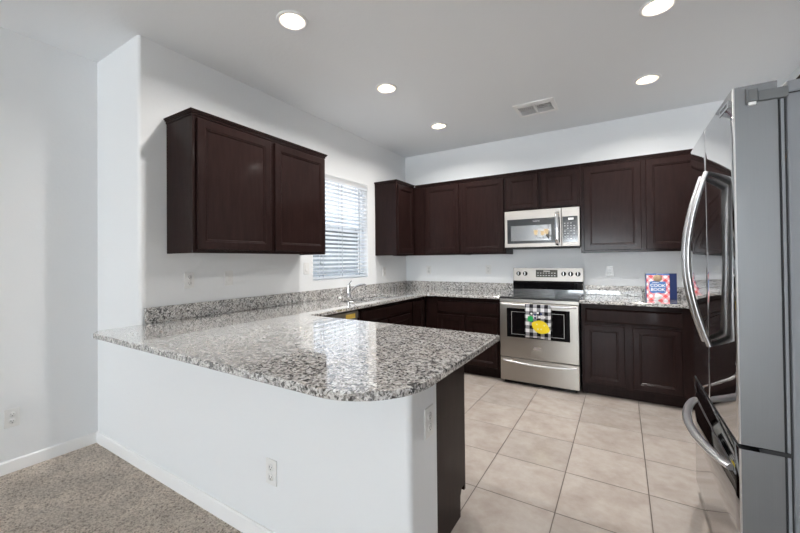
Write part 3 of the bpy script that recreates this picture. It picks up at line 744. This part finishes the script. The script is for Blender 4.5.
# ------------------------------------------------------------------ refrigerator
def fridge():
    X0 = 2.978; Y0, Y1 = -2.855, -1.925; YM = -2.372; ZTOP = 1.903; ZS = .655; BL = .003; TH = .112
    t = thing('refrigerator', (3.4, -2.39, 0), 'large stainless french-door refrigerator at the right, seen almost edge-on', 'refrigerator')
    MB().box(3.112, Y0+.004, .03, 3.79, Y1-.004, 1.862, M_FBODY, .006).build('body', t)
    MB().box(3.14, Y0+.05, .001, 3.75, Y1-.05, .031, M_GASKET).build('feet', t)
    MB().box(3.092, Y0+.012, .05, 3.113, Y1-.012, ZTOP-.03, M_GASKET).build('gasket', t)
    MB().box(3.098, Y0+.005, .05, 3.106, Y0+.016, ZTOP-.04, M_FBODY).build('gasket_strip', t)
    def face_x(y):
        u = (y-(Y0+Y1)/2)/((Y1-Y0)/2); return X0-BL*(1-u*u)
    def door(ya, yb, z0, z1, nm):
        n = 14; r = .005; outl = [(3.090, ya), ]
        ys = [ya+(yb-ya)*k/n for k in range(n+1)]
        front = [(face_x(y), y) for y in ys]
        front[0] = (face_x(ya)+r, ya); front.insert(1, (face_x(ya)+r*.3, ya+r*.3)); front.insert(2, (face_x(ya+r), ya+r))
        front[-1] = (face_x(yb)+r, yb); front.insert(-1, (face_x(yb-r), yb-r)); front.insert(-1, (face_x(yb)+r*.3, yb-r*.3))
        pts = outl+front+[(3.090, yb)]
        b = MB(); k = len(pts)
        lo = [(x, y, z0) for x, y in pts]; hi = [(x, y, z1) for x, y in pts]
        vs = lo+hi
        for i in range(k):
            j = (i+1) % k; edge = (i in (0, k-2)) or i == k-1
            m = M_DOORSIDE if (i < 1 or i >= k-2) else (M_HAND if i in (1, 2, k-4, k-3) else M_FRONT)
            b.add([lo[i], lo[j], hi[j], hi[i]], [(0, 1, 2, 3)], m, False)
        b.add(lo, [tuple(range(k))], M_DOORSIDE); b.add(hi, [tuple(range(k))[::-1]], M_DOORSIDE)
        o = b.build(nm, t)
        # weld and smooth the curved face
        bm = bmesh.new(); bm.from_mesh(o.data); bmesh.ops.remove_doubles(bm, verts=bm.verts[:], dist=1e-5); bmesh.ops.recalc_face_normals(bm, faces=bm.faces[:])
        fi = o.data.materials.find(M_FRONT.name)
        for f in bm.faces: f.smooth = f.material_index == fi
        bm.to_mesh(o.data); bm.free(); return o
    dn = door(Y0, YM-.003, ZS+.008, ZTOP, 'door'); df = door(YM+.003, Y1, ZS+.008, ZTOP, 'door')
    fz = door(Y0, Y1, .07, ZS-.008, 'freezer_drawer')
    def vh(y, par):
        pts = []
        za, zb = .915, 1.695
        for k in range(31):
            u = k/30; e = math.sin(PI*u)**.95 if 0 < u < 1 else 0
            pts.append((face_x(y)-.006-.072*e, y, za+(zb-za)*u))
        return MB().tube(pts, .011, M_HAND, 14, ry=.021, upv=(0, 1, 0)).build('handle', par)
    vh(YM-.062, dn); vh(YM+.062, df)
    pts = []
    for k in range(31):
        u = k/30; e = math.sin(PI*u)**.75 if 0 < u < 1 else 0; y = -2.77+.76*u
        pts.append((face_x(y)-.004-.075*e, y, .540))
    MB().tube(pts, .019, M_HAND, 14, ry=.012).build('handle', fz)
    # hinge covers and badge
    b = MB(); b.box(3.014, Y0-.012, ZTOP-.060, 3.042, Y0+.06, ZTOP-.016, M_HINGE, .004); b.box(3.042, Y0-.008, ZTOP-.062, 3.115, Y0+.05, ZTOP-.026, M_HINGE, .003)
    b.box(3.010, Y0-.016, ZTOP-.066, 3.014, Y0+.03, ZTOP-.014, M_HINGE); b.box(3.017, Y0-.010, ZTOP-.071, 3.036, Y0+.02, ZTOP-.061, M_TRIM)
    b.build('hinge_cover', t)
    b = MB(); b.box(3.112, Y0-.004, 1.855, 3.30, Y0+.10, ZTOP-.008, M_FBODY, .006); b.box(3.112, Y0-.0045, 1.852, 3.30, Y0, 1.8545, M_GASKET); b.build('top_cover', t)
    MB().box(3.03, Y0-.001, ZS-.007, 3.105, Y0+.04, ZS+.006, M_GASKET).build('lower_hinge', t)
    yb0, yb1 = -2.80, -2.69
    by = (yb0+yb1)/2
    MM = Matrix.Translation((face_x(by)-.001, by, 1.868)) @ Matrix.Rotation(R(-90)+R(2.5), 4, 'Z')
    bd = MB(MM).box(-.055, -.003, -.014, .055, .001, .014, M_CHROME, .001).build('badge', dn)
    text_mesh('FRIGIDAIRE', .017, M_HINGE, MM @ Matrix.Translation((0, -.0034, 0)), .0002).build('lettering', bd)
fridge()

# ------------------------------------------------------------------ cookbook standing open
def cookbook():
    t = thing('cookbook', (2.92, -.36, TOPC+.001), 'open cookbook with red and white checked cover standing on the short worktop', 'book')
    z0, z1 = TOPC+.001, TOPC+.250
    a = (2.832, -.385); b_ = (3.008, -.395); c = (3.074, -.27)
    def leaf(p, q, th, m, nm, par):
        P = Vector((p[0], p[1], 0)); Q = Vector((q[0], q[1], 0)); d = (Q-P); ang = math.atan2(d.y, d.x)
        M = Matrix.Translation((p[0], p[1], z0)) @ Matrix.Rotation(ang, 4, 'Z')
        o = MB(M).box(0, 0, 0, d.length, th, z1-z0, m, .001, 1).build(nm, par); return o, M, d.length
    f, M, w = leaf(a, b_, .004, M_COVER, 'front_cover', t)
    h = z1-z0
    MB(M).box(0, -.0006, h-.013, w, 0, h, M_BLUE).build('top_band', f)
    pn = MB(M).prism([(w*.17, h*.30), (w*.30, h*.27), (w*.5, h*.30), (w*.7, h*.27), (w*.83, h*.30), (w*.86, h*.5), (w*.83, h*.72), (w*.6, h*.70), (w*.4, h*.74), (w*.15, h*.70), (w*.13, h*.5)], -.0012, 0, M_BLUE, 'y').build('title_panel', f)
    for s_, zz, sz in (('COOK', .555, .038), ('BOOK', .405, .038)):
        text_mesh(s_, sz, M_WHITEINK, M @ Matrix.Translation((w*.5, -.0018, h*zz)), .0003, sx=1.0, bold=.0007).build('lettering', pn)
    MB(M).box(w*.27, -.0018, h*.655, w*.55, -.0012, h*.675, M_WHITEINK).build('title_rule', pn)
    MB(M).lathe([(.001, -.0012), (.034, -.0012), (.034, 0), (.001, 0)], (w*.5, 0, h*.83), M_TAN, 'y', 20).build('picture_print', f)
    MB(M).lathe([(.001, -.0012), (.028, -.0012), (.028, 0), (.001, 0)], (w*.5, 0, h*.14), M_WHITEINK, 'y', 20).build('plate_print', f)
    leaf((2.836, -.378), (3.006, -.388), .010, M_PAGES, 'pages', t)
    # spine at left, back cover opens behind to the right
    leaf((2.836, -.364), c, .004, M_NAVY, 'back_cover', t)
    MB().box(2.826, -.386, z0, 2.836, -.360, z1, M_NAVY, .002).build('spine', t)
cookbook()

# ------------------------------------------------------------------ outlets and switches (origin at plate centre, facing -y)
def outlet_thing(name, label, cat):
    t = thing(name, (0, 0, 0), label, cat, 'wall plates')
    p = MB().box(-.036, -.006, -.058, .036, 0, .058, M_PLATE, .003).build('plate', t)
    return t, p
def make_outlet(label):
    t, p = outlet_thing('wall_outlet', label, 'outlet')
    for s_ in (-1, 1):
        r = MB().lathe([(.0165, -.0055), (.0165, -.0078), (.001, -.0078)], (0, 0, s_*.0215), M_PLATE, 'y', 20).build('receptacle', t)
        MB().box(-.0075, -.0083, s_*.0215-.002, -.0055, -.0076, s_*.0215+.007, M_SLOT).box(.0055, -.0083, s_*.0215-.001, .0075, -.0076, s_*.0215+.006, M_SLOT).box(-.002, -.0083, s_*.0215-.010, .002, -.0076, s_*.0215-.006, M_SLOT).build('slots', r)
    return t
def make_switch(label):
    t, p = outlet_thing('light_switch', label, 'switch')
    MB().box(-.0165, -.0075, -.033, .0165, -.0055, .033, M_PLATE, .001).build('rocker_frame', t)
    MB().prism([(-.0072, -.030), (-.011, -.028), (-.0078, 0), (-.0078, .030), (-.0072, .030)], -.014, .014, M_PLATE, 'x').build('rocker', t)
    return t
O0 = make_outlet('white wall outlet low on the plain wall at far left, above the carpet'); O0.location = (XD, -3.89, .345); O0.rotation_euler = (0, 0, R(90))
def place(src, loc, rz, label):
    c = copy_tree(src); c.location = loc; c.rotation_euler = (0, 0, rz); c['label'] = label; return c
place(O0, (1.272, YA, .352), 0, 'white wall outlet low on the half wall below the breakfast counter')
place(O0, (2.0, -3.303, .69), R(90), 'white wall outlet on the narrow end of the half wall, under the counter corner')
place(O0, (0, -3.122, 1.182), R(90), 'white wall outlet under the left wall cabinet, nearest the rounded wall corner')
S0 = make_switch('white rocker switch plate under the left wall cabinet, right of the outlet'); S0.location = (0, -2.812, 1.184); S0.rotation_euler = (0, 0, R(90))
place(S0, (0, -1.972, 1.24), R(90), 'white switch plate just left of the kitchen window blind')
place(O0, (0, -.585, 1.165), R(90), 'white wall outlet between the window and the back corner')
place(O0, (.362, 0, 1.172), 0, 'white wall outlet on the back wall nearest the corner')
place(O0, (1.203, 0, 1.185), 0, 'white wall outlet on the back wall just left of the range')
place(S0, (2.53, 0, 1.170), 0, 'white switch plate on the back wall between the range and the cookbook')

# ------------------------------------------------------------------ chandelier of the dining area (behind the camera, seen in the microwave's glass)
def chandelier():
    x, y, z = 1.22, -5.2, 1.86
    t = thing('chandelier', (x, y, H), 'bronze chandelier with lit amber glass shades, reflected in the microwave door', 'chandelier')
    MB().lathe([(.06, -.001), (.06, -.02), (.02, -.035)], (x, y, H), M_BRONZE, n=24).tube([(x, y, H-.03), (x, y, z+.10)], .006, M_BRONZE, 8).build('stem', t)
    MB().lathe([(.004, -.10), (.03, -.06), (.02, 0), (.03, .06), (.008, .12)], (x, y, z), M_BRONZE, n=20).build('hub', t)
    for k in range(5):
        a = 2*PI*k/5+.3; c, s_ = math.cos(a), math.sin(a)
        MB().tube([(x+.02*c, y+.02*s_, z), (x+.12*c, y+.12*s_, z-.07), (x+.22*c, y+.22*s_, z-.06), (x+.27*c, y+.27*s_, z+.0)], .007, M_BRONZE, 8).build('arm', t)
        MB().lathe([(.026, 0), (.038, .03), (.042, .07), (.054, .11), (.052, .11), (.039, .07), (.023, .01)], (x+.27*c, y+.27*s_, z+.005), M_SHADE, n=20, cap=False).build('lamp_shade', t)
chandelier()
